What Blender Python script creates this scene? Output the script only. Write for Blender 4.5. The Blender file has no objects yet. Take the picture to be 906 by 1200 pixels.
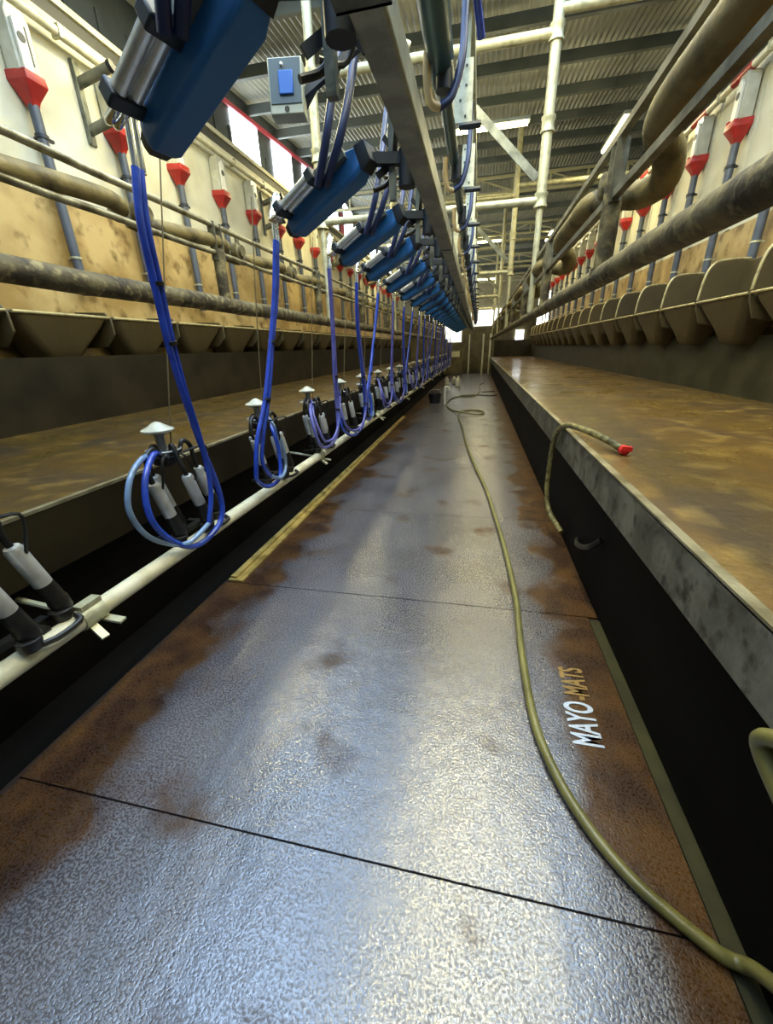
import bpy, math, random
from mathutils import Vector, Matrix
random.seed(7)
C = bpy.context.scene.collection
PI = math.pi

# ------------------------------------------------------------------ camera
yaw, pitch, roll, FPX = -.223, .391, -.032, 464.
fw = Vector((math.sin(yaw)*math.cos(pitch), math.cos(yaw)*math.cos(pitch), -math.sin(pitch)))
r0 = Vector((math.cos(yaw), -math.sin(yaw), 0))
u0 = r0.cross(fw)
rr = r0*math.cos(roll) + u0*math.sin(roll)
uu = -r0*math.sin(roll) + u0*math.cos(roll)
cd = bpy.data.cameras.new('camera')
cam = bpy.data.objects.new('camera', cd); C.objects.link(cam)
m3 = Matrix((rr, uu, -fw)).transposed()
cam.matrix_world = Matrix.Translation((0, 0, 1.5)) @ m3.to_4x4()
cd.sensor_fit = 'VERTICAL'; cd.sensor_height = 24; cd.sensor_width = 24
cd.lens = FPX/1200*24; cd.clip_start = .02
bpy.context.scene.camera = cam

# ------------------------------------------------------------------ world, exposure
w = bpy.data.worlds.new('world'); bpy.context.scene.world = w; w.use_nodes = True
bg = w.node_tree.nodes['Background']
bg.inputs[0].default_value = (.75, .85, 1, 1); bg.inputs[1].default_value = 1.0
vs = bpy.context.scene.view_settings
vs.view_transform = 'Standard'; vs.look = 'None'; vs.gamma = 1; vs.use_curve_mapping = False
vs.exposure = 0.0
SKY_E, WIN_E, LAMP_E, LAMP_W = 7.5, 7.0, 34.0, 22.0
LAMP_COL = (1.0, .89, .50)

# ------------------------------------------------------------------ materials
def _hex(c):
    if isinstance(c, tuple): return (*c, 1)
    c = c.lstrip('#'); v = [int(c[i:i+2], 16)/255 for i in (0, 2, 4)]
    return (*[x/12.92 if x <= .04045 else ((x+.055)/1.055)**2.4 for x in v], 1)
MATS = {}
def mat(name, base, rough=.5, metal=0., second=None, nscale=6., amount=(.45, .65), bump=0., bscale=60., spec=.5, third=None, stretch=None, rvar=0., coat=0.):
    m = bpy.data.materials.new(name); m.use_nodes = True
    nt = m.node_tree; b = nt.nodes['Principled BSDF']
    b.inputs['Base Color'].default_value = _hex(base)
    b.inputs['Roughness'].default_value = rough
    b.inputs['Metallic'].default_value = metal
    b.inputs['Specular IOR Level'].default_value = spec
    b.inputs['Coat Weight'].default_value = coat
    b.inputs['Coat Roughness'].default_value = .12
    tc = nt.nodes.new('ShaderNodeTexCoord'); src = tc.outputs['Object']
    if stretch:
        mp = nt.nodes.new('ShaderNodeMapping'); mp.inputs['Scale'].default_value = stretch
        nt.links.new(src, mp.inputs[0]); src = mp.outputs[0]
    col = None
    if second:
        n = nt.nodes.new('ShaderNodeTexNoise'); n.inputs['Scale'].default_value = nscale; n.inputs['Detail'].default_value = 6
        nt.links.new(src, n.inputs[0])
        r = nt.nodes.new('ShaderNodeValToRGB')
        r.color_ramp.elements[0].position = amount[0]; r.color_ramp.elements[1].position = amount[1]
        r.color_ramp.elements[0].color = _hex(base); r.color_ramp.elements[1].color = _hex(second)
        nt.links.new(n.outputs['Fac'], r.inputs[0]); col = r.outputs[0]
        if rvar:
            mr = nt.nodes.new('ShaderNodeMapRange'); mr.inputs[1].default_value = .35; mr.inputs[2].default_value = .65
            mr.inputs[3].default_value = rough-rvar; mr.inputs[4].default_value = rough+rvar
            nt.links.new(n.outputs['Fac'], mr.inputs[0]); nt.links.new(mr.outputs[0], b.inputs['Roughness'])
        if third:
            n2 = nt.nodes.new('ShaderNodeTexNoise'); n2.inputs['Scale'].default_value = nscale*3.1; n2.inputs['Detail'].default_value = 8
            nt.links.new(src, n2.inputs[0])
            r2 = nt.nodes.new('ShaderNodeValToRGB'); r2.color_ramp.elements[0].position = .52; r2.color_ramp.elements[1].position = .7
            nt.links.new(n2.outputs['Fac'], r2.inputs[0])
            mx = nt.nodes.new('ShaderNodeMixRGB'); mx.inputs[2].default_value = _hex(third)
            nt.links.new(r2.outputs[0], mx.inputs[0]); nt.links.new(col, mx.inputs[1]); col = mx.outputs[0]
        nt.links.new(col, b.inputs['Base Color'])
    if bump:
        n = nt.nodes.new('ShaderNodeTexNoise'); n.inputs['Scale'].default_value = bscale; n.inputs['Detail'].default_value = 3
        nt.links.new(src, n.inputs[0])
        bp = nt.nodes.new('ShaderNodeBump'); bp.inputs['Strength'].default_value = bump; bp.inputs['Distance'].default_value = .01
        nt.links.new(n.outputs['Fac'], bp.inputs['Height']); nt.links.new(bp.outputs[0], b.inputs['Normal'])
    MATS[name] = m
    return m
def emis(name, col, strength):
    m = bpy.data.materials.new(name); m.use_nodes = True; nt = m.node_tree
    b = nt.nodes['Principled BSDF']; b.inputs['Base Color'].default_value = _hex(col)
    b.inputs['Emission Color'].default_value = _hex(col); b.inputs['Emission Strength'].default_value = strength
    MATS[name] = m; return m

mat('galv', '#a3a594', .42, .4, '#85877a', 9, (.4, .62), .15, 80)
mat('galv_white', '#bcb998', .45, .35, '#9a9678', 14, (.45, .7), .1, 90)
mat('galv_dull', '#7e8072', .5, .6, '#55574d', 7, (.4, .65), .15, 60)
mat('lip_steel', '#8a8b80', .38, .65, '#5b5c50', 5, (.42, .62), .25, 30, third='#2c2a1e')
mat('lip_top', '#a9a184', .35, .5, '#6e6647', 8, (.4, .65), .2, 40)
mat('rusty_pipe', '#6d6240', .7, .15, '#3c3320', 6, (.35, .6), .5, 45, third='#8f8256')
mat('tube_yellow', '#857546', .6, .15, '#453a22', 5, (.45, .65), .4, 30)
mat('angle_iron', '#7d7a66', .5, .5, '#4b4636', 8, (.4, .65), .25, 50)
mat('thin_rail', '#a39d80', .42, .6, '#5e563e', 8, (.45, .65), .2, 60)
mat('cream_wall', '#d6d2b6', .55, 0, '#bfb898', 1.6, (.4, .65), .1, 12)
mat('tan_wall', '#bfa368', .5, 0, '#997a40', 1.8, (.38, .6), .25, 14, third='#6f5424')
mat('grey_cladding', '#4f575b', .6, .1, '#434a4d', 2, (.4, .6))
mat('roof_sheet', '#a6aaa4', .5, .2, '#969b95', 1.5, (.4, .6))
mat('purlin', '#68706f', .6, .2, '#596160', 2, (.4, .6))
mat('lattice_white', '#b5b394', .5, .2, '#a5a48f', 6, (.5, .7))
mat('trough', '#54482a', .5, .05, '#463b20', 2.2, (.35, .65), .3, 25)
mat('trough_rim', '#b5a878', .4, .35, '#7d7049', 14, (.45, .7), .2, 40)
mat('kick_panel', '#28200c', .7, 0, '#1c1404', 3, (.4, .65), .15, 20, spec=.2)
mat('kick_olive', '#3c3824', .5, .05, '#2e2a18', 3, (.4, .65), .15, 20, spec=.3)
mat('platform_l', '#57431a', .38, 0, '#38290d', 2.2, (.38, .62), .35, 22, third='#66501f', rvar=.12, coat=.15)
mat('platform_r', '#6b5022', .36, 0, '#4a3412', 2.0, (.36, .64), .35, 26, third='#7f632c', rvar=.12, coat=.2)
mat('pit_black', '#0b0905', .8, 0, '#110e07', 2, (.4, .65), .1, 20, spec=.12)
mat('joint', '#2c1b0c', .6)
mat('gutter', '#3b3815', .6, 0, '#2a280c', 5, (.4, .6), .1, 30)
mat('yellow_strip', '#b39a55', .45, 0, '#7d6a34', 8, (.45, .65), .2, 60)
mat('stainless', '#dededa', .3, .55, '#b9b9b0', 12, (.45, .7), .05, 60)
mat('chrome', '#dcdcd8', .12, 1)
mat('white_cap', '#c9c4aa', .4, .1, '#979278', 20, (.5, .7))
mat('rubber', '#15130f', .42, 0, '#221f16', 20, (.4, .6), .1, 80)
mat('claw_grey', '#8c8c84', .35, .3)
mat('blue_hose', '#2a4cbc', .24, 0, '#2240a2', 12, (.4, .6), spec=.6, coat=.4)
mat('violet_hose', '#6f70b8', .28, 0, '#5a5ba6', 10, (.4, .6), coat=.3)
mat('clear_hose', '#7f9dc4', .2, .1, '#6d7f94', 8, (.4, .6), coat=.4)
mat('navy_hose', '#26345f', .35, 0, '#1b2748', 8, (.4, .6))
mat('blue_housing', '#2869a3', .42, 0, '#225c92', 3, (.4, .6), .05, 30)
mat('dark_end', '#1c242b', .5, 0, '#12181d', 8, (.4, .6))
mat('grey_pipe', '#50565e', .4, 0, '#42474d', 5, (.4, .6))
mat('red_plastic', '#b02820', .4, 0, '#94201a', 6, (.4, .6))
mat('can_clear', '#b9b8a6', .3, 0, '#a5a390', 6, (.4, .6))
mat('can_white', '#d9d7c6', .4)
mat('dark_hole', '#3c3d38', .6)
mat('auger_white', '#d8d2b4', .4, 0, '#bfb790', 8, (.45, .7))
mat('pink_rail', '#c4475a', .5)
mat('milk_line', '#35555c', .35, .3, '#2a444a', 4, (.4, .6))
mat('tan_fitting', '#c2a878', .4)
mat('plate_white', '#d9d5b6', .5, .1, '#b5af8c', 18, (.5, .7))
mat('panel_grey', '#4c5b5f', .45)
mat('panel_cream', '#a9ac98', .45)
mat('button_blue', '#2c62b4', .3)
mat('green_hose', '#7a7440', .38, 0, '#5f5a2e', 6, (.4, .65), .1, 60, coat=.15)
mat('dirty_hose', '#8c8250', .5, 0, '#4f4826', 25, (.4, .6), .3, 60)
mat('red_tap', '#f0261c', .4)
mat('cord', '#5f5130', .7)
mat('paint_white', '#c9d3e2', .4)
mat('paint_brown', '#9a7a42', .45)
mat('bucket', '#1b1d1f', .4)
mat('sign_cream', '#d7d0a4', .5)
mat('end_wall', '#6d6341', .6, 0, '#544b2e', 2, (.4, .6))
mat('red_cladding', '#a5323c', .55)
emis('daylight_blue', (.50, .70, 1.0), SKY_E)
emis('daylight_win', (.90, .96, 1.0), WIN_E)
emis('daylight_far', (.95, .97, .9), 2.2)
emis('tube_light', (1.0, .86, .42), LAMP_E)

def floor_material():
    m = bpy.data.materials.new('wet_mat'); m.use_nodes = True; nt = m.node_tree; b = nt.nodes['Principled BSDF']
    tc = nt.nodes.new('ShaderNodeNewGeometry'); P = tc.outputs['Position']
    def noise(scale, detail=5, w=None):
        n = nt.nodes.new('ShaderNodeTexNoise'); n.inputs['Scale'].default_value = scale; n.inputs['Detail'].default_value = detail
        nt.links.new(P, n.inputs[0]); return n.outputs['Fac']
    def ramp(src, p0, p1, c0=(0, 0, 0), c1=(1, 1, 1)):
        r = nt.nodes.new('ShaderNodeValToRGB'); e = r.color_ramp.elements
        e[0].position = p0; e[1].position = p1; e[0].color = (*c0, 1); e[1].color = (*c1, 1)
        nt.links.new(src, r.inputs[0]); return r.outputs[0]
    def math_(op, a, bb):
        n = nt.nodes.new('ShaderNodeMath'); n.operation = op
        for i, v in enumerate((a, bb)):
            if isinstance(v, (int, float)): n.inputs[i].default_value = v
            else: nt.links.new(v, n.inputs[i])
        return n.outputs[0]
    def mix(f, a, bb):
        n = nt.nodes.new('ShaderNodeMixRGB')
        nt.links.new(f, n.inputs[0])
        for i, v in ((1, a), (2, bb)):
            if isinstance(v, tuple): n.inputs[i].default_value = v
            else: nt.links.new(v, n.inputs[i])
        return n.outputs[0]
    sx = nt.nodes.new('ShaderNodeSeparateXYZ'); nt.links.new(P, sx.inputs[0])
    x = sx.outputs[0]
    base = mix(ramp(noise(1.7), .35, .65), _hex('#423d3f'), _hex('#575253'))
    # brown muck along both edges of the mats
    left = nt.nodes.new('ShaderNodeMapRange'); left.inputs[1].default_value = -1.15; left.inputs[2].default_value = -1.6
    nt.links.new(x, left.inputs[0])
    right = nt.nodes.new('ShaderNodeMapRange'); right.inputs[1].default_value = .38; right.inputs[2].default_value = .72
    nt.links.new(x, right.inputs[0])
    edge = math_('MAXIMUM', left.outputs[0], right.outputs[0])
    muck = math_('ADD', math_('MULTIPLY', edge, .42), noise(2.4, 7))
    mk = ramp(muck, .575, .70)
    mcol = mix(ramp(noise(5), .4, .62), _hex('#331c08'), _hex('#523512'))
    col = mix(mk, base, mcol)
    nt.links.new(col, b.inputs['Base Color'])
    b.inputs['Specular IOR Level'].default_value = 1.0; b.inputs['IOR'].default_value = 1.7
    rg = nt.nodes.new('ShaderNodeMapRange'); rg.inputs[3].default_value = .07; rg.inputs[4].default_value = .26
    sp = nt.nodes.new('ShaderNodeMapRange'); sp.inputs[3].default_value = 1.0; sp.inputs[4].default_value = .3
    nt.links.new(mk, sp.inputs[0]); nt.links.new(sp.outputs[0], b.inputs['Specular IOR Level'])
    n = noise(120, 2)
    peb = nt.nodes.new('ShaderNodeMapRange'); peb.inputs[1].default_value = .42; peb.inputs[2].default_value = .62; peb.inputs[3].default_value = 0; peb.inputs[4].default_value = .5
    nt.links.new(n, peb.inputs[0])
    nt.links.new(mk, rg.inputs[0]); nt.links.new(math_('ADD', rg.outputs[0], peb.outputs[0]), b.inputs['Roughness'])
    n2 = noise(9, 4)
    b1 = nt.nodes.new('ShaderNodeBump'); b1.inputs['Strength'].default_value = 1.0; b1.inputs['Distance'].default_value = .0017
    nt.links.new(n, b1.inputs['Height'])
    b2 = nt.nodes.new('ShaderNodeBump'); b2.inputs['Strength'].default_value = .25; b2.inputs['Distance'].default_value = .02
    nt.links.new(n2, b2.inputs['Height']); nt.links.new(b1.outputs[0], b2.inputs['Normal'])
    nt.links.new(b2.outputs[0], b.inputs['Normal'])
    MATS['wet_mat'] = m
floor_material()

# ------------------------------------------------------------------ geometry helpers
class MB:
    def __init__(s): s.v = []; s.f = []; s.sm = []
    def add(s, vs, fs, smooth=False):
        k = len(s.v); s.v += [tuple(v) for v in vs]; s.f += [tuple(i+k for i in f) for f in fs]; s.sm += [smooth]*len(fs); return s
    def box(s, a, b):
        (x0, y0, z0), (x1, y1, z1) = a, b
        return s.add([(x0, y0, z0), (x1, y0, z0), (x1, y1, z0), (x0, y1, z0), (x0, y0, z1), (x1, y0, z1), (x1, y1, z1), (x0, y1, z1)],
                     [(0, 3, 2, 1), (4, 5, 6, 7), (0, 1, 5, 4), (1, 2, 6, 5), (2, 3, 7, 6), (3, 0, 4, 7)])
    def obox(s, p, q, w, h, up=(0, 0, 1)):
        # box whose long axis runs p to q, width w across, height h along up
        p, q = Vector(p), Vector(q); d = (q-p).normalized(); up = Vector(up)
        sd = d.cross(up)
        if sd.length < 1e-4: sd = d.cross(Vector((1, 0, 0)))
        sd.normalize(); u = sd.cross(d).normalized()
        vs = []
        for o in (p, q):
            for a, b in ((-1, -1), (1, -1), (1, 1), (-1, 1)): vs.append(o+sd*w/2*a+u*h/2*b)
        return s.add(vs, [(0, 3, 2, 1), (4, 5, 6, 7), (0, 1, 5, 4), (1, 2, 6, 5), (2, 3, 7, 6), (3, 0, 4, 7)])
    def tube(s, pts, r, n=10, cap=True, sub=0):
        pts = [Vector(p) for p in pts]
        rs = list(r) if isinstance(r, (list, tuple)) else [r]*len(pts)
        if sub: pts, rs = spline(pts, rs, sub)
        vs, fs = [], []; prev = None
        for i, p in enumerate(pts):
            t = (pts[min(i+1, len(pts)-1)]-pts[max(i-1, 0)]).normalized()
            if prev is None:
                a = Vector((0, 0, 1)) if abs(t.z) < .9 else Vector((1, 0, 0)); nrm = t.cross(a).normalized()
            else:
                nrm = prev - t*prev.dot(t)
                nrm = nrm.normalized() if nrm.length > 1e-6 else t.orthogonal().normalized()
            prev = nrm; bn = t.cross(nrm)
            for k in range(n):
                a = 2*PI*k/n; vs.append(p+(nrm*math.cos(a)+bn*math.sin(a))*rs[i])
        for i in range(len(pts)-1):
            for k in range(n):
                fs.append((i*n+k, i*n+(k+1) % n, (i+1)*n+(k+1) % n, (i+1)*n+k))
        s.add(vs, fs, True)
        if cap:
            L = len(pts)-1; k0 = len(s.v)-len(vs)
            s.f.append(tuple(k0+k for k in reversed(range(n)))); s.sm.append(False)
            s.f.append(tuple(k0+L*n+k for k in range(n))); s.sm.append(False)
        return s
    def cyl(s, p, q, r, r2=None, n=12): return s.tube([p, q], [r, r if r2 is None else r2], n)
    def lathe(s, prof, o=(0, 0, 0), axis=(0, 0, 1), n=16):
        # prof: list of (distance along axis, radius)
        o, ax = Vector(o), Vector(axis).normalized(); a = ax.orthogonal().normalized(); b = ax.cross(a)
        vs, fs = [], []
        for h, r in prof:
            for k in range(n):
                t = 2*PI*k/n; vs.append(o+ax*h+(a*math.cos(t)+b*math.sin(t))*max(r, 1e-4))
        for i in range(len(prof)-1):
            for k in range(n): fs.append((i*n+k, i*n+(k+1) % n, (i+1)*n+(k+1) % n, (i+1)*n+k))
        k0 = len(s.v); s.add(vs, fs, True)
        s.f.append(tuple(k0+k for k in reversed(range(n)))); s.sm.append(False)
        s.f.append(tuple(k0+(len(prof)-1)*n+k for k in range(n))); s.sm.append(False)
        return s
    def prism(s, poly, d0, d1, axis='y'):
        # poly given in the plane perpendicular to axis
        def P(a, b, c): return {'y': (a, c, b), 'x': (c, a, b), 'z': (a, b, c)}[axis]
        n = len(poly); vs = [P(a, b, d0) for a, b in poly]+[P(a, b, d1) for a, b in poly]
        return s.add(vs, [tuple(range(n)), tuple(reversed(range(n, 2*n)))]+[(i, n+i, n+(i+1) % n, (i+1) % n) for i in range(n)])
    def loft(s, rings, cap0=True, cap1=True):
        n = len(rings[0]); vs = [p for r in rings for p in r]
        fs = [(i*n+k, i*n+(k+1) % n, (i+1)*n+(k+1) % n, (i+1)*n+k) for i in range(len(rings)-1) for k in range(n)]
        if cap0: fs.append(tuple(reversed(range(n))))
        if cap1: fs.append(tuple((len(rings)-1)*n+k for k in range(n)))
        return s.add(vs, fs)
    def build(s, name, m, parent=None, bevel=0, fix=True):
        me = bpy.data.meshes.new(name); me.from_pydata(s.v, [], s.f); me.materials.append(MATS[m])
        me.polygons.foreach_set('use_smooth', s.sm)
        if fix:
            import bmesh
            bm = bmesh.new(); bm.from_mesh(me); bmesh.ops.recalc_face_normals(bm, faces=bm.faces); bm.to_mesh(me); bm.free()
        me.set_sharp_from_angle(angle=math.radians(42))
        o = bpy.data.objects.new(name, me); C.objects.link(o)
        if parent: o.parent = parent
        if bevel:
            b = o.modifiers.new('bevel', 'BEVEL'); b.width = bevel; b.segments = 2; b.limit_method = 'ANGLE'
        return o
def spline(pts, rs, sub):
    P, R = [], []
    n = len(pts)
    for i in range(n-1):
        p0, p1, p2, p3 = pts[max(i-1, 0)], pts[i], pts[i+1], pts[min(i+2, n-1)]
        for k in range(sub):
            t = k/sub
            P.append(.5*((2*p1)+(p2-p0)*t+(2*p0-5*p1+4*p2-p3)*t*t+(3*p1-p0-3*p2+p3)*t**3)); R.append(rs[i]*(1-t)+rs[i+1]*t)
    P.append(pts[-1]); R.append(rs[-1]); return P, R
def tag(o, label=None, cat=None, group=None, kind=None):
    for k, v in (('label', label), ('category', cat), ('group', group), ('kind', kind)):
        if v: o[k] = v
    return o
def empty(name, loc=(0, 0, 0), rz=0):
    o = bpy.data.objects.new(name, None); C.objects.link(o); o.location = loc; o.rotation_euler = (0, 0, rz); o.empty_display_size = .05; return o
def copy_tree(o, parent=None):
    c = o.copy(); C.objects.link(c); c.parent = parent
    for ch in list(o.children): copy_tree(ch, c)
    return c
ORD = ['nearest', 'second', 'third', 'fourth', 'fifth', 'sixth', 'seventh', 'eighth', 'ninth', 'tenth', 'eleventh', 'twelfth', 'thirteenth', 'fourteenth',
       'fifteenth', 'sixteenth', 'seventeenth', 'eighteenth', 'nineteenth', 'twentieth', 'twenty-first', 'twenty-second', 'twenty-third', 'twenty-fourth', 'twenty-fifth', 'twenty-sixth']
def struct(o): o['kind'] = 'structure'; return o

N = 23; YEND = 24.4; Y0 = -1.2

# ------------------------------------------------------------------ the setting
def mesh_struct(name, m, *boxes, bevel=0):
    b = MB()
    for a, c in boxes: b.box(a, c)
    return struct(b.build(name, m, bevel=bevel))
mesh_struct('floor', 'joint', ((-4.6, Y0, -.3), (4.2, 27.2, -.012)))
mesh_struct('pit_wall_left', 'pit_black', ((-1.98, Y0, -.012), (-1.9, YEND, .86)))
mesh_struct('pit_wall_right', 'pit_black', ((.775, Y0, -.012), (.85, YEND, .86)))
mesh_struct('cow_platform', 'platform_l', ((-4.2, Y0, .60), (-1.9, YEND, .895)), ((-3.80, Y0, .899), (-1.828, YEND, .908)))
mesh_struct('cow_platform', 'platform_r', ((.85, Y0, .60), (3.0, YEND, .895)), ((.694, Y0, .899), (2.76, YEND, .908)))
mesh_struct('baseboard_left', 'kick_panel', ((-3.86, Y0, .895), (-3.80, YEND, 1.52)))
mesh_struct('baseboard_right', 'kick_olive', ((2.76, Y0, .895), (2.82, YEND, 1.52)))
# steel kerbs on the platform edges
b = MB(); b.prism([(.66, .716), (.672, .716), (.672, .885), (.85, .885), (.85, .898), (.668, .898), (.66, .908)], Y0, YEND, 'y')
struct(b.build('trim_1', 'lip_steel', bevel=.003))
b = MB(); b.box((.660, Y0, .9), (.694, YEND, .914)); struct(b.build('trim_2', 'lip_top'))
b = MB(); b.prism([(-1.80, .62), (-1.812, .62), (-1.812, .885), (-1.95, .885), (-1.95, .898), (-1.808, .898), (-1.80, .905)], Y0, YEND, 'y')
struct(b.build('trim_3', 'kick_panel', bevel=.003))
b = MB(); b.box((-1.828, Y0, .9), (-1.798, YEND, .914)); struct(b.build('trim_4', 'lip_top'))
# feed walls
mesh_struct('wall_left', 'tan_wall', ((-4.30, Y0, .895), (-4.2, YEND, 3.0)))
mesh_struct('wall_left', 'cream_wall', ((-4.30, Y0, 3.0), (-4.2, YEND, 4.72)))
mesh_struct('wall_right', 'tan_wall', ((3.0, Y0, .895), (3.08, YEND, 2.75)))
b = MB(); zz = []
y = Y0
while y < YEND:
    b.box((3.0, y, 2.75), (3.06, y+.9, 4.46)); b.box((2.985, y+.9, 2.75), (3.06, y+1.0, 4.46)); y += 1.0
struct(b.build('wall_right', 'cream_wall'))
# dark outer walls above the feed walls
def roofz(y): return 5.15+.085*y if y < 14.5 else 5.15+.085*14.5-.085*(y-14.5)
b = MB(); b.prism([(Y0, 4.5), (27, 4.5), (27, roofz(27)), (14.5, roofz(14.5)), (Y0, roofz(Y0))], -4.62, -4.7, 'x')
for k in range(60): b.box((-4.63, Y0+k*.46, 4.0), (-4.60, Y0+k*.46+.06, 5.3))
struct(b.build('wall_left', 'grey_cladding'))
b = MB(); b.prism([(Y0, 4.0), (27, 4.0), (27, roofz(27)), (14.5, roofz(14.5)), (Y0, roofz(Y0))], 4.2, 4.28, 'x')
struct(b.build('wall_right', 'grey_cladding'))
mesh_struct('wall_left', 'grey_cladding', ((-4.7, Y0, -.012), (-4.62, 27, 4.5)))
mesh_struct('wall_right', 'grey_cladding', ((4.2, Y0, -.012), (4.28, 27, 4.0)))
mesh_struct('wall_back', 'grey_cladding', ((-4.7, Y0-.1, -.012), (4.28, Y0, 5.05)))
mesh_struct('wall_front', 'end_wall', ((-4.7, 27.1, -.012), (4.28, 27.2, 3.3)))
mesh_struct('wall_front', 'cream_wall', ((-4.7, 27.1, 3.3), (4.28, 27.2, 5.4)))

# corrugated roof, ridges running along Y
def roof():
    b = MB(); nx = 400; ys = [Y0-.1, 14.5, 27.2]; vs = []; fs = []
    for yy in ys:
        for i in range(nx+1):
            x = -4.75+9.1*i/nx; vs.append((x, yy, roofz(yy)+.014*math.sin(2*PI*i/4)))
    for j in range(2):
        for i in range(nx): fs.append((j*(nx+1)+i, j*(nx+1)+i+1, (j+1)*(nx+1)+i+1, (j+1)*(nx+1)+i))
    b.add(vs, fs, True); return struct(b.build('ceiling', 'roof_sheet', fix=False))
roof()
# translucent roof sheets letting daylight in, set just under the steel sheets
def rooflight(n, x0, x1, y0, y1):
    b = MB(); vs = []
    k = 24; fs = []
    for i in range(k+1):
        x = x0+(x1-x0)*i/k; dz = .02*math.sin(PI*i/2)
        vs += [(x, y0, roofz(y0)-.05+dz), (x, y1, roofz(y1)-.05+dz)]
    for i in range(k): fs.append((2*i, 2*i+1, 2*i+3, 2*i+2))
    b.add(vs, fs, True); return struct(b.build('window_%d' % n, 'daylight_blue', fix=False))
rooflight(1, -2.9, -.4, -1.0, 6.0)
rooflight(2, .3, 2.1, -1.0, 6.0)
# purlins
k = 0; y = -.6
PUR = []
while y < 26.5:
    b = MB(); z = roofz(y)-.07
    b.prism([(y, z), (y+.07, z), (y+.07, z-.02), (y+.02, z-.02), (y+.02, z-.13), (y+.07, z-.13), (y+.07, z-.15), (y, z-.15)], -4.6, 4.2, 'x')
    o = b.build('roof_purlin', 'purlin'); o['label'] = 'dark grey steel roof purlin, the %s one from the camera end of the roof' % ORD[k].replace('nearest', 'first'); o['category'] = 'purlin'; o['group'] = 'roof purlins'
    y += 1.22; k += 1

# tall daylight strips in the left outer wall, under a pink rail
wy = [(8.55, 9.55), (10.2, 11.2), (11.9, 12.9), (13.6, 14.6), (15.3, 16.3), (17.0, 18.0), (18.7, 19.7), (20.4, 21.4), (22.1, 23.1)]
for i, (a, c) in enumerate(wy):
    b = MB(); b.prism([(a, 3.9), (c, 3.9), (c, roofz(c)-.30), (a, roofz(a)-.30)], -4.59, -4.61, 'x')
    struct(b.build('window_%d' % (i+3), 'daylight_win'))
b = MB(); b.obox((-4.575, 8.3, roofz(8.3)-.26), (-4.575, 14.4, roofz(14.4)-.26), .05, .07)
struct(b.build('trim_5', 'pink_rail'))
for i, yy in enumerate((14.85, 16.6, 18.3)):
    b = MB(); b.box((-4.6, yy, 3.9), (-4.57, yy+.3, 5.6)); struct(b.build('trim_%d' % (6+i), 'red_cladding'))
# far end openings
b = MB(); b.box((-2.05, 27.04, 1.75), (-1.05, 27.08, 2.75)); struct(b.build('window_20', 'daylight_far'))
b = MB(); b.box((-1.1, 27.04, 2.6), (1.2, 27.08, 3.5)); struct(b.build('window_21', 'daylight_far'))
b = MB(); b.box((2.9, 20.4, 1.0), (2.94, 24.0, 3.6)); struct(b.build('window_22', 'daylight_far'))
b = MB(); b.box((2.15, 27.02, 1.75), (2.6, 27.08, 2.3)); struct(b.build('window_23', 'daylight_win'))

# ------------------------------------------------------------------ pit mats
ys = [-1.15, -.73, .70, 2.12]
while ys[-1] < 24: ys.append(ys[-1]+1.43)
for i in range(len(ys)-1):
    a, c = ys[i]+.0035, ys[i+1]-.0035
    xr = .715 if c < 2.2 else .77
    b = MB(); nseg = 8
    # slightly ragged left edge
    pl = [(-1.665+random.uniform(-.012, .012), a+(c-a)*j/nseg) for j in range(nseg+1)]
    poly = [(xr, a), (xr, c)]+[p for p in reversed(pl)]
    b.prism(poly, -.012, 0, 'z')
    o = b.build('floor_mat', 'wet_mat')
    if i < 2: lab = 'wet rubber floor mat at the near end of the pit, %s' % ('partly under the camera' if i else 'behind the camera')
    else: lab = 'wet brown-grey rubber mat in the pit floor, %s full one away from the camera' % ORD[i-2].replace('nearest', 'first')
    tag(o, lab, 'floor mat', 'rubber mats along the pit floor')
# gutter beside near mats
mesh_struct('pit_gutter', 'gutter', ((.722, Y0, -.012), (.775, 2.10, -.004)))
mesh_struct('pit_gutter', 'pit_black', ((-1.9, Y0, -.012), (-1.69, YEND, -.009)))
b = MB(); b.prism([(-1.655, 2.13), (-1.545, 2.13), (-1.60, 9.4), (-1.66, 9.4)], .0, .012, 'z')
b.prism([(-1.645, 2.15), (-1.60, 2.15), (-1.62, 9.3), (-1.65, 9.3)], .012, .03, 'z')
tag(b.build('edge_strip', 'yellow_strip'), 'long yellow strip lying along the left edge of the pit floor', 'strip')
# moulded lettering
def text(name, s, mt, loc, size, sxy, rz, parent=None):
    cu = bpy.data.curves.new(name, 'FONT'); cu.body = s; cu.size = size; cu.extrude = .0008; cu.offset = .0035
    o = bpy.data.objects.new(name, cu); C.objects.link(o)
    dg = bpy.context.evaluated_depsgraph_get(); me = bpy.data.meshes.new_from_object(o.evaluated_get(dg))
    bpy.data.objects.remove(o); me.materials.clear(); me.materials.append(MATS[mt])
    o = bpy.data.objects.new(name, me); C.objects.link(o); o.scale = (sxy[0], sxy[1], 1); o.location = loc; o.rotation_euler = (0, 0, rz)
    if parent: o.parent = parent
    return o
lt = empty('mat_lettering', (.575, 1.245, .001))
tag(lt, 'pale lettering MAYO moulded in the mat beside the green hose', 'lettering')
text('letters', 'MAYO', 'paint_white', (0, 0, .001), .165, (.47, 1.0), PI/2, lt)
text('faded_letters', '-MATS', 'paint_brown', (.005, .235, .001), .15, (.47, 1.0), PI/2, lt)['label'] = 'faded brown letters'

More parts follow.
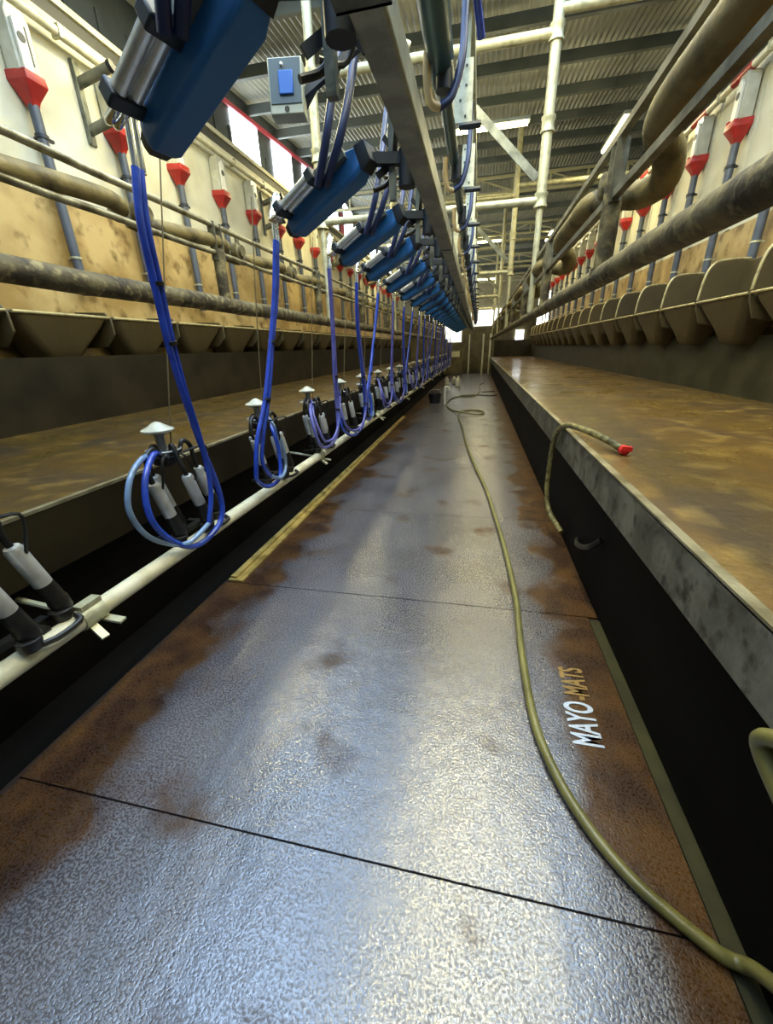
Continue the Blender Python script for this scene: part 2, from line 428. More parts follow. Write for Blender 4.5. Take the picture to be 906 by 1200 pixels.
# ------------------------------------------------------------------ feed troughs
def trough(side):
    s = side  # +1 right wall, -1 left wall (front faces the pit)
    t = empty('feed_trough')
    W = .97; F = 0.0; Bk = .40   # local x grows toward the wall for side +1
    def X(v): return v*s
    def ring(z, f, bk, hw): # rounded rectangle
        c = min(.09, hw*.5); out = []
        for cx_, cy_, a0 in ((bk-c*.4, hw-c, 0), (f+c, hw-c, 90), (f+c, -hw+c, 180), (bk-c*.4, -hw+c, 270)):
            for k in range(5):
                a = math.radians(a0+k*22.5); rx = c*.4 if a0 in (0, 270) else c
                out.append((X(cx_+rx*math.cos(a)), cy_+c*math.sin(a), z))
        return out
    b = MB()
    outer = [ring(1.43, .20, .36, .11), ring(1.46, .15, .40, .17), ring(1.60, .10, .41, .26), ring(1.80, .02, .42, .43), ring(1.875, 0.0, .42, .475)]
    inner = [ring(1.875, .02, .40, .455), ring(1.80, .04, .40, .41), ring(1.62, .12, .39, .24), ring(1.50, .18, .37, .14)]
    b.loft(outer+inner); b.build('bowl', 'trough', t)
    b = MB(); b.tube([(X(.0), -.475, 1.878), (X(0), .475, 1.878)], .014, 8)
    b.build('front_rim', 'trough_rim', t)
    # side partition rising to the wall
    b = MB()
    hi = 0 if s > 0 else .34
    pl = [(-.01, 1.83), (.0, 1.95), (.02, 2.13), (.045, 2.21), (.09, 2.26), (.15, 2.28), (.42, 2.28), (.42, 1.6), (.06, 1.66)]
    b.prism([(X(a), min(z, 2.29-hi)) for a, z in pl], .475, .497, 'y') if s > 0 else b.prism([(X(-.01), 1.72), (X(-.01), 1.86), (X(.05), 1.93), (X(.42), 1.95), (X(.42), 1.6), (X(.12), 1.6)], .475, .497, 'y')
    b.build('divider', 'trough', t, bevel=.008)
    b = MB(); b.box((min(X(.385), X(.42)), -.45, 1.86), (max(X(.385), X(.42)), .475, 2.27-hi)); b.build('back_plate', 'trough', t, bevel=.01)
    if s > 0:
        b = MB(); b.tube([(X(.0), .486, 1.90), (X(.005), .486, 2.0), (X(.022), .486, 2.13), (X(.05), .486, 2.22), (X(.10), .486, 2.27), (X(.2), .486, 2.29), (X(.42), .486, 2.29)], .014, 8, sub=3)
        b.build('divider_rim', 'trough_rim', t)
    return t
def place_troughs(side, X, off, where, grp):
    p = trough(side); k = 0
    for n in range(-1 if side < 0 else 0, N-1):
        yy = off+.5+n
        o = p if k == 0 else copy_tree(p)
        o.location = (X, yy, 0); k += 1
        tag(o, 'brown stained feed trough on the %s wall, %s from the camera' % (where, ORD[k-1]), 'feed trough', grp)
place_troughs(-1, -3.74, -.13+0, 'left', 'feed troughs along the left wall')
place_troughs(1, 2.42, -.25, 'right', 'feed troughs along the right wall')

# ------------------------------------------------------------------ feed dispensers
def dispenser(side):
    s = side; t = empty('feed_dispenser')
    def X(v): return -v*s      # distance from the wall toward the pit
    # canister body: open faced housing
    b = MB()
    b.prism([(-.105, 3.86), (.105, 3.86), (.105, 4.24), (.075, 4.30), (-.075, 4.30), (-.105, 4.24)], X(.02), X(.155), 'x')
    b.build('canister', 'can_clear', t, bevel=.006)
    b = MB(); b.prism([(-.075, 3.87), (.02, 3.87), (.02, 4.2), (-.01, 4.25), (-.075, 4.2)], X(.155), X(.185), 'x')
    b.build('front_panel', 'can_white', t, bevel=.006)
    b = MB(); b.lathe([(0, .036), (.004, .036)], (X(.185), -.03, 4.09), (-s, 0, 0), 16); b.build('port_hole', 'dark_hole', t)
    b = MB(); b.box((min(X(.155), X(.16)), .045, 3.94), (max(X(.155), X(.16)), .06, 4.2)); b.build('slot', 'dark_hole', t)
    b = MB()
    def rg(z, f, bk, hw): return [(X(bk), -hw, z), (X(f), -hw*.8, z), (X(f), hw*.8, z), (X(bk), hw, z)]
    b.loft([rg(3.645, .115, .045, .04), rg(3.69, .13, .03, .055), rg(3.80, .20, .0, .125), rg(3.87, .195, .0, .118)])
    if s > 0: b.lathe([(0, .045), (.09, .045)], (X(.14), .10, 3.82), (0, .3, 1), 10)
    b.build('red_funnel', 'red_plastic', t, bevel=.006)['label'] = 'red plastic funnel'
    b = MB(); b.tube([(X(.08), 0, 3.66), (X(.08), 0, 2.12)], .045, 12); b.build('down_pipe', 'grey_pipe', t)
    b = MB(); b.lathe([(0, .056), (.03, .056)], (X(.08), 0, 3.42), (0, 0, 1), 12); b.obox((X(.08), 0, 3.435), (X(.08), .11, 3.435), .03, .025)
    b.obox((X(.0), 0, 3.435), (X(.08), 0, 3.435), .03, .02)
    b.build('pipe_clamp', 'dark_end', t)
    b = MB(); b.lathe([(0, .052), (.02, .052)], (X(.08), 0, 2.45), (0, 0, 1), 12); b.obox((X(.0), 0, 2.46), (X(.08), 0, 2.46), .03, .02); b.build('lower_clamp', 'galv_white', t)
    return t
def place_disp(side, X, off, where, grp, start):
    p = dispenser(side)
    k = 0
    for n in range(start, N):
        o = p if k == 0 else copy_tree(p); o.location = (X, off+n, 0); k += 1
        tag(o, 'white feed dispenser with red funnel on the %s wall, %s from camera' % (where, ORD[k-1]), 'feed dispenser', grp)
place_disp(-1, -4.2, .02, 'left', 'feed dispensers on the left wall', 2)
place_disp(1, 2.985, -.13, 'right', 'feed dispensers on the right wall', 3)
# auger pipes running over the dispensers
def auger(X, z, lab, red):
    t = empty('feed_auger', (X, 0, 0))
    b = MB(); b.tube([(0, Y0+.05, z), (0, YEND-.3, z)], .042, 14); b.build('pipe', 'auger_white', t)
    if red:
        for n in range(5, 12):
            b = MB(); b.tube([(0, n-.23, z), (0, n+.17, z)], .047, 14); b.build('red_coupler', 'red_plastic', t)['label'] = 'red coupling sleeve'
    for n in range(1, 22):
        b = MB(); b.box((-.05, n+.45, z-.05), (.05, n+.48, z+.05)); b.build('hanger_strap', 'galv_white', t)
    tag(t, lab, 'feed pipe')
auger(-4.08, 4.38, 'white feed auger pipe running over the dispensers on the left wall', False)
auger(2.87, 4.34, 'white feed auger pipe with red couplings over the right wall dispensers', True)
# cream channel with a dark slot above left wall
b = MB(); b.prism([(-4.2, 4.48), (-4.15, 4.48), (-4.15, 4.52), (-4.19, 4.52), (-4.19, 4.66), (-4.15, 4.66), (-4.15, 4.72), (-4.2, 4.72)], Y0, YEND-.2, 'y')
struct(b.build('trim_10', 'cream_wall'))
mesh_struct('trim_11', 'dark_hole', ((-4.188, Y0, 4.525), (-4.18, YEND-.2, 4.655)))
# tubular brackets fixed to the left wall
def wall_bracket():
    t = empty('wall_bracket')
    b = MB(); b.box((0, -.05, 3.62), (.02, .05, 4.30)); b.box((.02, -.05, 3.62), (.05, -.035, 4.30)); b.build('plate', 'galv_dull', t, bevel=.003)
    for z in (4.12, 3.74):
        b = MB(); b.tube([(.0, 0, z), (.42, .03, z+.10)], .045, 14); b.build('stub_tube', 'galv_dull', t)
        b = MB(); b.tube([(.40, .028, z+.095), (.44, .032, z+.105)], .052, 14); b.build('end_cap', 'dark_end', t)
    return t
p = wall_bracket()
for k, yy in enumerate((4.70, 8.55, 12.55, 16.55)):
    o = p if k == 0 else copy_tree(p); o.location = (-4.2, yy, 0)
    tag(o, 'grey steel bracket with two tube stubs on the left wall, %s from the camera' % ORD[k], 'bracket', 'tube brackets on the left wall')

# ------------------------------------------------------------------ rump rails on both sides
def long_pipe(name, X, z, r, m, lab, cat='rail'):
    b = MB(); pts = []
    y = Y0+.05
    while y < YEND-.3:
        pts.append((X+random.uniform(-.004, .004), y, z+random.uniform(-.004, .004))); y += .35
    b.tube(pts, r, 14); return tag(b.build(name, m), lab, cat)
long_pipe('rump_rail', -2.1, 1.88, .06, 'rusty_pipe', 'thick dirty steel rail running above the left platform in front of the troughs')
long_pipe('rump_rail', .65, 1.84, .055, 'rusty_pipe', 'thick dirty steel rail running above the edge of the right platform')
long_pipe('guide_rail', -2.1, 2.44, .02, 'thin_rail', 'upper thin pale rail above the left platform')
long_pipe('guide_rail', -2.1, 2.25, .019, 'thin_rail', 'lower thin rusty rail above the left platform')
def angle(X, z, lab):
    b = MB(); b.prism([(X-.018, z-.018), (X+.018, z-.018), (X+.018, z-.013), (X-.013, z-.013), (X-.013, z+.018), (X-.018, z+.018)], Y0+.05, YEND-.3, 'y')
    tag(b.build('angle_rail', 'angle_iron'), lab, 'rail')
angle(.65, 2.46, 'upper grey angle iron rail slanting across the top right')
angle(.65, 2.20, 'lower grey angle iron rail slanting across the top right')
def zigzag(side, m):
    t = empty('zigzag_bar')
    b = MB()
    if side == 'right':
        pts = [(.10, -.12, -.06), (.03, .03, -.01), (-.01, .2, 0), (-.01, .6, 0), (-.01, 1.05, 0), (.03, 1.30, -.01), (.12, 1.42, -.07), (.16, 1.56, -.12), (.12, 1.74, -.12), (.05, 1.86, -.08)]; r = .066
    else:
        pts = [(-.14, -.10, -.03), (-.10, -.02, -.05), (-.04, .05, -.05), (-.02, .2, -.04), (-.02, .55, -.01), (-.03, .78, .0), (-.09, .9, .0), (-.16, .93, -.02)]; r = .047
    b.tube(pts, r, 16, sub=5); b.build('padded_tube', m, t)
    yb = 1.92 if side == 'right' else .97
    b = MB(); b.obox((0, yb, -.12), (0, yb, .10), .05, .012); b.build('pivot_plate', 'angle_iron', t)
    b = MB(); b.lathe([(0, .05), (.012, .065), (.06, .065), (.07, .045), (.09, .045)], (-.045, yb, -.02), (1, 0, 0), 16); b.build('pivot', 'rusty_pipe', t)
    return t
def rail_post():
    t = empty('rail_post')
    b = MB(); b.tube([(0, 0, 1.9), (0, 0, 2.28)], .046, 14); b.build('post', 'rusty_pipe', t)
    b = MB(); b.lathe([(0, .066), (.05, .06)], (0, 0, 1.86), (0, 0, 1), 14); b.build('collar', 'rusty_pipe', t)
    b = MB(); b.box((-.03, -.05, 2.2), (.03, -.042, 2.46)); b.build('clamp_plate', 'angle_iron', t)
    b = MB(); b.box((-.03, .042, 2.2), (.03, .05, 2.46)); b.build('clamp_plate', 'angle_iron', t)
    return t
pz = zigzag('left', 'tube_yellow'); pr = zigzag('right', 'tube_yellow'); pp = rail_post()
kk = 0
for side, proto, X, off, z, step in (('left', pz, -2.1, .55, 2.345, 1.1), ('right', pr, .67, -1.15, 2.33, 2.2)):
    k = 0
    while off+step*k < YEND-2.3:
        o = proto if k == 0 else copy_tree(proto); o.location = (X, off+step*k, z)
        tag(o, 'thick dirty curved bar between the %s rails, %s from the camera' % (side, ORD[k]), 'rail bar', 'curved bars on the %s rails' % side); k += 1
for side, X, off in (('left', -2.1, 1.2), ('right', .65, .55)):
    for k in range(10):
        o = pp if kk == 0 else copy_tree(pp); kk += 1; o.location = (X, off+2.2*k, 0 if side == 'left' else -.03)
        tag(o, 'dirty round post joining the %s rails, %s from the camera' % (side, ORD[k]), 'post', 'rail posts on the %s' % side)

# ------------------------------------------------------------------ portal frames
def portal(Y, k):
    t = empty('steel_portal', (0, Y, 0))
    zt = roofz(Y)-.3
    for X in (.62, -2.07):
        foot = .9
        xo = X+ (.26 if X > 0 else -.02)
        b = MB(); b.tube([(X, 0, 1.87), (X, 0, 3.0), (X, 0, 3.02), (X, 0, zt)], [.036, .036, .055, .055], 14)
        b.build('post', 'galv_white', t)
        for z in (3.04, 3.72, 4.45):
            b = MB(); b.lathe([(0, .075), (.02, .075), (.04, .064), (.1, .064), (.12, .075), (.14, .075)], (X, 0, z-.07), (0, 0, 1), 16); b.build('collar', 'galv_white', t)
    for z, x0, x1, r in ((3.04, -2.07, .62, .043), (4.45, -2.07, .62, .048), (4.62, .62, 4.15, .045)):
        b = MB(); b.tube([(x0, 0, z), (x1, 0, z)], r, 14); b.build('crossbar', 'galv_white', t)
    b = MB(); b.obox((-.29, 0, 4.05), (.55, 0, 3.25), .02, .085, up=(1, 0, 1)); b.build('brace', 'galv_dull', t)['label'] = 'flat grey diagonal brace'
    b = MB(); b.obox((-.34, 0, 3.04), (-.34, 0, 2.42), .06, .06); b.build('hanger', 'galv_white', t)
    tag(t, 'galvanised tube frame spanning the pit, %s from the camera' % ORD[k], 'steel frame', 'galvanised frames over the pit')
for k, yy in enumerate((5.9, 10.8, 15.7, 20.6)): portal(yy, k)
def lattice(Y, z0, z1, x0, x1, k):
    t = empty('lattice_beam', (0, Y, 0))
    b = MB(); b.box((x0, -.03, z1-.05), (x1, .03, z1)); b.build('top_chord', 'lattice_white', t)
    b = MB(); b.box((x0, -.03, z0), (x1, .03, z0+.05)); b.build('bottom_chord', 'lattice_white', t)
    b = MB(); x = x0+.1; i = 0
    while x < x1-.8:
        b.obox((x, 0, z0+.05), (x, 0, z1-.05), .04, .04)
        b.obox((x, 0, z1-.05 if i % 2 else z0+.05), (x+.85, 0, z0+.05 if i % 2 else z1-.05), .03, .03, up=(0, 1, 0)); x += .85; i += 1
    b.build('web_bars', 'lattice_white', t)
    tag(t, 'pale lattice beam under the roof, %s from the camera' % ORD[k], 'lattice beam', 'lattice roof beams')
for k, (yy, z0, z1) in enumerate(((12.6, 5.0, 5.38), (16.6, 4.95, 5.3), (20.5, 4.75, 5.1), (24.0, 4.5, 4.85))): lattice(yy, z0, z1, -4.55, 4.15, k)

# ------------------------------------------------------------------ lamps
def lamp(n, X, Y, z, length, along, lab):
    t = empty('strip_light', (X, Y, z))
    d = (1, 0, 0) if along == 'x' else (0, 1, 0); sd = (0, 1, 0) if along == 'x' else (1, 0, 0)
    D = Vector(d); S = Vector(sd)
    b = MB(); b.obox(-D*length/2, D*length/2, .14, .05, up=(0, 0, 1)); b.build('housing', 'panel_cream', t)
    for s_ in (-1, 1):
        b = MB(); a = S*.04*s_+Vector((0, 0, -.045)); b.tube([a-D*(length/2-.03), a+D*(length/2-.03)], .02, 10); b.build('tube', 'tube_light', t)
    b = MB()
    for s_ in (-1, 1): b.tube([D*s_*length*.35+Vector((0, 0, .02)), D*s_*length*.35+Vector((0, 0, roofz(Y)-z-.02))], .006, 6); b.build('hanging_rod', 'galv_dull', t); b = MB()
    tag(t, lab, 'light', 'strip lights over the pit')
    ld = bpy.data.lights.new('strip_light_glow', 'AREA'); ld.shape = 'RECTANGLE'; ld.size = length; ld.size_y = .15
    ld.energy = LAMP_W*length; ld.color = LAMP_COL
    lo = bpy.data.objects.new('lamp_light', ld); C.objects.link(lo); lo.location = (X, Y, z-.09); lo.rotation_euler = (0, 0, 0 if along == 'x' else PI/2); lo.parent = None
    pd = bpy.data.lights.new('strip_light_glow', 'POINT'); pd.shadow_soft_size = .12; pd.energy = LAMP_W*length*.9; pd.color = LAMP_COL
    po = bpy.data.objects.new('lamp_light', pd); C.objects.link(po); po.location = (X, Y, z-.2)
for i, (X, Y, al, L, lab) in enumerate(((-.0, .8, 'y', 1.5, 'fluorescent strip light right above the camera'), (.0, 2.75, 'y', 1.5, 'second fluorescent strip light over the near pit'), (.0, 4.7, 'y', 1.5, 'third fluorescent strip light over the near pit'),
        (-.02, 8.75, 'x', 1.3, 'bright double strip light behind the diagonal brace'), (.1, 12.75, 'x', 1.3, 'bright strip light behind the second frame'),
        (.0, 16.8, 'x', 1.2, 'small strip light far down the pit'), (.0, 21.0, 'x', 1.2, 'small strip light at the far end of the pit'))):
    lamp(i, X, Y, 4.9 if Y < 20 else 4.3, L, al, lab)
for i, (X, Y, sd) in enumerate(((-3.3, 5.2, 'left'), (-3.3, 10, 'left'), (-3.3, 17, 'left'), (2.2, 2.5, 'right'), (2.2, 9.8, 'right'), (2.2, 17, 'right'))):
    lamp(10+i, X, Y, 4.95, 1.4, 'y', 'fluorescent strip light above the %s platform, %s from the camera' % (sd, ORD[i % 3]))

# ------------------------------------------------------------------ cluster rail with clamps
rl = empty('cluster_rail', (-1.5, 0, 0))
b = MB(); b.tube([(0, Y0+.1, .53), (0, YEND-.6, .53)], .038, 18); b.build('tube', 'auger_white', rl)
for n in range(0, 8):
    yy = 1.05+2.6*n
    cl = MB(); cl.tube([(0, yy-.05, .53), (0, yy+.05, .53)], .046, 14); cb = cl.build('clamp', 'galv_white', rl)
    b = MB(); b.box((-.02, yy-.04, .57), (.025, yy+.05, .592)); b.build('clamp_plate', 'galv_white', cb)
    b = MB(); b.obox((.02, yy-.02, .50), (.09, yy-.035, .455), .03, .012); b.build('latch', 'galv_white', cb)
    b = MB(); b.obox((.02, yy+.04, .49), (.10, yy+.05, .475), .035, .01); b.build('latch', 'galv_white', cb)
    b = MB(); b.tube([(-.03, yy, .52), (-.36, yy, .56)], .012, 8); b.build('stay', 'galv_white', cb)
tag(rl, 'long white tube rail the milking clusters stand on, along the left of the pit', 'rail')

# ------------------------------------------------------------------ milking cluster
def cluster():
    t = empty('milking_cluster')
    # origin on the rail axis; z measured from rail axis
    b = MB(); b.lathe([(0, .028), (.012, .066), (.02, .080), (.027, .080), (.045, .046), (.06, .022), (.066, .008)], (-.11, 0, .575), (0, 0, 1), 20)
    b.build('claw_cap', 'white_cap', t)
    b = MB(); b.lathe([(0, .03), (.03, .022), (.09, .024), (.11, .034)], (-.11, 0, .475), (0, 0, 1), 14); b.build('claw_neck', 'claw_grey', t)
    b = MB(); b.lathe([(0, .03), (.015, .062), (.05, .066), (.075, .045)], (-.105, 0, .41), (0, 0, 1), 18); b.build('claw_bowl', 'rubber', t)
    b = MB(); ring = [(-.105+.085*math.cos(a*PI/8), .085*math.sin(a*PI/8), .495) for a in range(17)]
    b.tube(ring, .005, 6); b.tube([(-.105-.085, 0, .495), (-.105+.085, 0, .495)], .005, 6); b.tube([(-.105, -.085, .495), (-.105, .085, .495)], .005, 6)
    b.build('wire_ring', 'stainless', t)
    legs = [(.0, -.15), (.035, .035), (-.02, .20), (-.10, -.03)]
    tops = [(-.02, -.205, .375), (.02, -.02, .365), (-.04, .145, .36), (-.12, -.09, .375)]
    for (bx, by), tp in zip(legs, tops):
        bot = Vector((bx, by+.01, .085)); top = Vector(tp); ax = (top-bot).normalized(); L = (top-bot).length
        b = MB(); b.lathe([(.105, .026), (.108, .0305), (L-.012, .0305), (L, .025), (L+.004, .014)], bot, ax, 18); sh = b.build('teat_cup_shell', 'stainless', t)
        b = MB(); b.lathe([(-.03, .022), (-.02, .033), (.02, .037), (.035, .033), (.05, .034), (.108, .031)], bot, ax, 14); b.build('rubber_liner', 'rubber', sh)
        b = MB(); hub = Vector((-.105+(.05 if tp[0] > -.1 else .0), tp[1]*.35, .47))
        tipp = bot+ax*(L+.002)
        mid = (hub+tipp)/2+Vector((.0, (tp[1])*.25, .075))
        b.tube([hub, hub+(mid-hub)*.45+Vector((0, 0, .045)), mid, tipp+ax*.035, tipp-ax*.02], .0125, 8, sub=4); b.build('short_milk_tube', 'rubber', t)
        b = MB(); h2 = hub+Vector((.012, .015, .0)); t2 = bot+ax*(L-.03)+Vector((.026, .012, 0))
        b.tube([h2, (h2+t2)/2+Vector((.055, .05*(1 if tp[1] > 0 else -1), .08)), t2+Vector((.012, 0, .03)), t2], .0065, 6, sub=5); b.build('short_pulse_tube', 'rubber', t)
    # jetter cups on the rail
    b = MB()
    for bx, by in legs:
        b.lathe([(0, .03), (.03, .04), (.045, .04), (.05, .03)], (bx, by, .022), (0, 0, 1), 14)
    b.obox((-.16, -.12, .03), (.0, -.12, .03), .03, .02); b.obox((-.16, .12, .03), (.0, .12, .03), .03, .02); b.obox((-.08, -.14, .03), (-.08, .18, .03), .04, .025)
    b.tube([(.03, .03, .03), (.06, .10, .02), (.055, .20, .02), (.02, .22, .03)], .012, 8, sub=3)
    b.build('jetter_cups', 'rubber', t)
    return t
pc = cluster()
for n in range(N):
    o = pc if n == 0 else copy_tree(pc)
    o.location = (-1.5, .77+n, .545); o.rotation_euler = (0, 0, random.uniform(-.12, .12) if n else 0)
    lab = ('milking cluster cut by the left edge, steel cups over black rubber ends' if n == 0 else
           'milking cluster with white cap and steel cups, %s from the camera' % ORD[n])
    tag(o, lab, 'milking cluster', 'milking clusters on the rail')

# ------------------------------------------------------------------ swinging service arms
def service_arm():
    t = empty('service_arm')
    T = Vector((-1.13, .57, 2.18)); Rt = Vector((-.64, .42, 2.40)); d = (Rt-T).normalized(); L = (Rt-T).length
    sd = d.cross(Vector((0, 0, 1))).normalized(); u = sd.cross(d).normalized()
    if u.z < 0: u = -u
    # blue channel seen from below
    def P(a, s_, h): return T+d*a+sd*s_+u*h
    b = MB()
    sec = lambda a, w_, lo, hi: [P(a, -w_, hi), P(a, -w_, lo+.02), P(a, -w_*.8, lo), P(a, w_*.8, lo), P(a, w_, lo+.02), P(a, w_, hi)]
    b.loft([sec(0.0, .050, -.03, .04), sec(.03, .060, -.045, .06), sec(L-.05, .066, -.05, .08), sec(L, .055, -.03, .07)])
    b.build('housing', 'blue_housing', t, bevel=.006)
    b = MB(); b.loft([sec(-.03, .04, -.02, .03), sec(0.0, .047, -.026, .036)]); b.build('end_cap', 'dark_end', t)
    b = MB(); b.loft([sec(L, .058, -.04, .075), sec(L+.06, .05, -.02, .07)]); b.build('end_cap', 'dark_end', t)
    q_ = 1 if sd.y < 0 else -1
    for s_ in (.088, .138):
        b = MB(); b.tube([P(.05, q_*s_, .06), P(.30, q_*s_, .07)], .024, 14); b.build('cylinder', 'stainless', t)
    for a in (.05, .31):
        b = MB(); b.obox(P(a-.025, q_*.113, .06), P(a+.025, q_*.113, .065), .115, .065, up=u); b.build('cylinder_head', 'dark_end', t, bevel=.008)
    b = MB(); b.obox(P(.32, q_*.10, .06), P(L-.05, q_*.07, .07), .055, .05, up=u); b.build('rear_link', 'galv_dull', t)
    b = MB(); b.obox(P(L-.03, 0, .05), (-.42, .47, 2.42), .05, .05); b.lathe([(0, .045), (.16, .045)], (-.42, .47, 2.30), (0, 0, 1), 14); b.build('pivot_bracket', 'dark_end', t)
    # chrome elbows at the tip
    E = Vector((-1.30, .66, 2.40))
    for k in range(2):
        o_ = Vector((0, .035*k, 0)); b = MB()
        b.tube([P(.04, q_*.12, .06)+o_, P(-.06, q_*.11, .08)+o_, E+o_+Vector((.03, .0, .0)), E+o_+Vector((.0, 0, -.05)), E+o_+Vector((0, -.02, -.25))], .0135, 10, sub=4)
        b.build('chrome_elbow', 'chrome', t)
    return t
def hose_set(v):
    # twin blue hoses hanging from the arm tip down to the rail and looping up to the cluster
    t = empty('milk_hose')
    E = Vector((-1.30, .64, 2.16))
    if v == 0:
        a = [E, (-1.31, .615, 1.985), (-1.33, .64, 1.79), (-1.35, .67, 1.56), (-1.37, .72, 1.335), (-1.39, .795, 1.07), (-1.40, .88, .77), (-1.40, .84, .61), (-1.42, .66, .55), (-1.45, .53, .62), (-1.47, .445, .78), (-1.49, .48, .945), (-1.52, .60, 1.05), (-1.58, .72, 1.03)]
        c = [E+Vector((0, .026, 0)), (-1.31, .65, 1.985), (-1.33, .675, 1.79), (-1.35, .70, 1.56), (-1.37, .74, 1.335), (-1.38, .79, 1.07), (-1.39, .80, .82), (-1.40, .74, .64), (-1.43, .60, .59), (-1.46, .50, .63), (-1.49, .41, .72), (-1.50, .37, .86), (-1.50, .42, .99), (-1.53, .54, 1.05), (-1.58, .68, 1.04)]
    elif v == 1:
        a = [E, (-1.33, .60, 1.87), (-1.36, .52, 1.57), (-1.39, .39, 1.21), (-1.41, .25, .97), (-1.42, .19, .77), (-1.43, .21, .68), (-1.43, .35, .60), (-1.43, .52, .62), (-1.44, .58, .80), (-1.47, .59, .95), (-1.55, .66, 1.05)]
        c = [E+Vector((0, .026, 0)), (-1.33, .64, 1.87), (-1.36, .55, 1.57), (-1.38, .42, 1.21), (-1.40, .31, .97), (-1.41, .27, .80), (-1.41, .35, .68), (-1.41, .50, .62), (-1.42, .62, .68), (-1.44, .64, .85), (-1.48, .62, 1.0), (-1.56, .70, 1.04)]
    elif v == 2:
        a = [E, (-1.34, .74, 1.73), (-1.38, .80, 1.27), (-1.40, .86, .94), (-1.40, .83, .72), (-1.41, .68, .62), (-1.43, .45, .63), (-1.44, .33, .78), (-1.50, .40, .98), (-1.57, .62, 1.05)]
        c = [E+Vector((0, .026, 0)), (-1.34, .775, 1.73), (-1.37, .83, 1.27), (-1.38, .87, .94), (-1.39, .80, .74), (-1.40, .66, .66), (-1.42, .50, .68), (-1.44, .42, .80), (-1.50, .46, .96), (-1.57, .66, 1.04)]
    else:
        a = [E, (-1.34, .72, 1.75), (-1.38, .98, 1.2), (-1.40, 1.1, .85), (-1.42, 1.05, .60), (-1.42, .80, .54), (-1.42, .50, .56), (-1.44, .25, .70), (-1.50, .33, .93), (-1.57, .6, 1.04)]
        c = [E+Vector((0, .026, 0)), (-1.33, .755, 1.75), (-1.36, 1.0, 1.2), (-1.38, 1.1, .87), (-1.40, 1.02, .66), (-1.41, .80, .58), (-1.42, .55, .61), (-1.44, .36, .72), (-1.50, .40, .92), (-1.57, .65, 1.03)]
    m1, m2 = ('blue_hose', 'clear_hose') if v in (0, 1) else ('blue_hose', 'violet_hose')
    b = MB(); b.tube(a, .0155, 10, sub=6); b.build('milk_tube', m1 if v != 2 else 'violet_hose', t)
    half = len(c)//2
    b = MB(); b.tube(c[:half+1], .0135, 10, sub=6); b.build('pulse_tube', 'violet_hose' if v >= 2 else 'blue_hose', t)
    b = MB(); b.tube(c[half:], .0135, 10, sub=6); b.build('clear_tube', m2, t)
    for idx in (2, 3):
        p = (Vector(a[idx])+Vector(c[idx]))/2; q = (Vector(a[idx+1])+Vector(c[idx+1]))/2; dd = (q-p).normalized()
        b = MB(); b.lathe([(0, .028), (.016, .028)], p, dd, 10); b.build('hose_band', 'rubber', t)
    return t
def supply_hoses():
    t = empty('supply_hose')
    for k, (dx, dy) in enumerate(((0, 0), (.07, .07))):
        b = MB(); b.tube([(-.70+dx, .60+dy*.6, 3.3), (-.73+dx, .48+dy*.6, 3.05), (-.74+dx, .36+dy*.6, 2.80), (-.76+dx, .28+dy*.5, 2.60), (-.80+dx*.8, .27+dy*.4, 2.45), (-.88+dx*.5, .34+dy*.3, 2.31)], .021, 10, sub=5)
        b.build('hose', 'navy_hose', t)
    b = MB(); b.lathe([(0, .05), (.03, .05)], (-.66, .60, 3.2), (0, .2, 1), 12); b.build('hose_collar', 'dark_end', t)
    return t
sa = service_arm(); hs = [hose_set(v) for v in range(4)]; sh_ = supply_hoses()
VAR = [0, 0, 1, 2, 3, 1, 2, 3, 1, 2, 3, 2, 1, 3, 2, 1, 2, 3, 1, 2, 3, 1, 2]
usedv = set()
JY = {2: .14, 3: .14}
for n in range(1, N):
    o = sa if n == 1 else copy_tree(sa); o.location = (0, n+JY.get(n, 0), 0)
    tag(o, ('blue milking arm just behind the frame edge over the first cluster' if n == 0 else 'blue milking arm with steel cylinders, %s' % ('huge at the top left' if n == 1 else ORD[n]+' from the camera')), 'milking arm', 'blue milking arms')
    v = VAR[n]; h = hs[v]
    if v in usedv: h = copy_tree(hs[v])
    usedv.add(v); h.location = (0, n+JY.get(n, 0), 0)
    tag(h, 'pair of blue milk hoses looping from the %s milking arm to its cluster' % ORD[n].replace('nearest', 'first'), 'milk hose', 'blue hoses on the clusters')
    q = sh_ if n == 1 else copy_tree(sh_); q.location = (0, n+JY.get(n, 0), 0)
    tag(q, 'two dark blue supply hoses feeding the %s milking arm from above' % ORD[n].replace('nearest', 'first'), 'supply hose', 'supply hoses above the milking arms')
# lift cords
for n in range(1, 14):
    b = MB(); dy = .09*math.sin(n*2.1)
    b.tube([(-1.575, .80+n, 1.06), (-1.56, .92+n+dy*.5, 1.7), (-1.53, 1.06+n+dy, 2.46)], .0035, 6, sub=4)
    tag(b.build('lift_cord', 'cord'), 'thin rusty cord rising from the %s cluster' % ORD[n], 'cord', 'lift cords above the clusters')

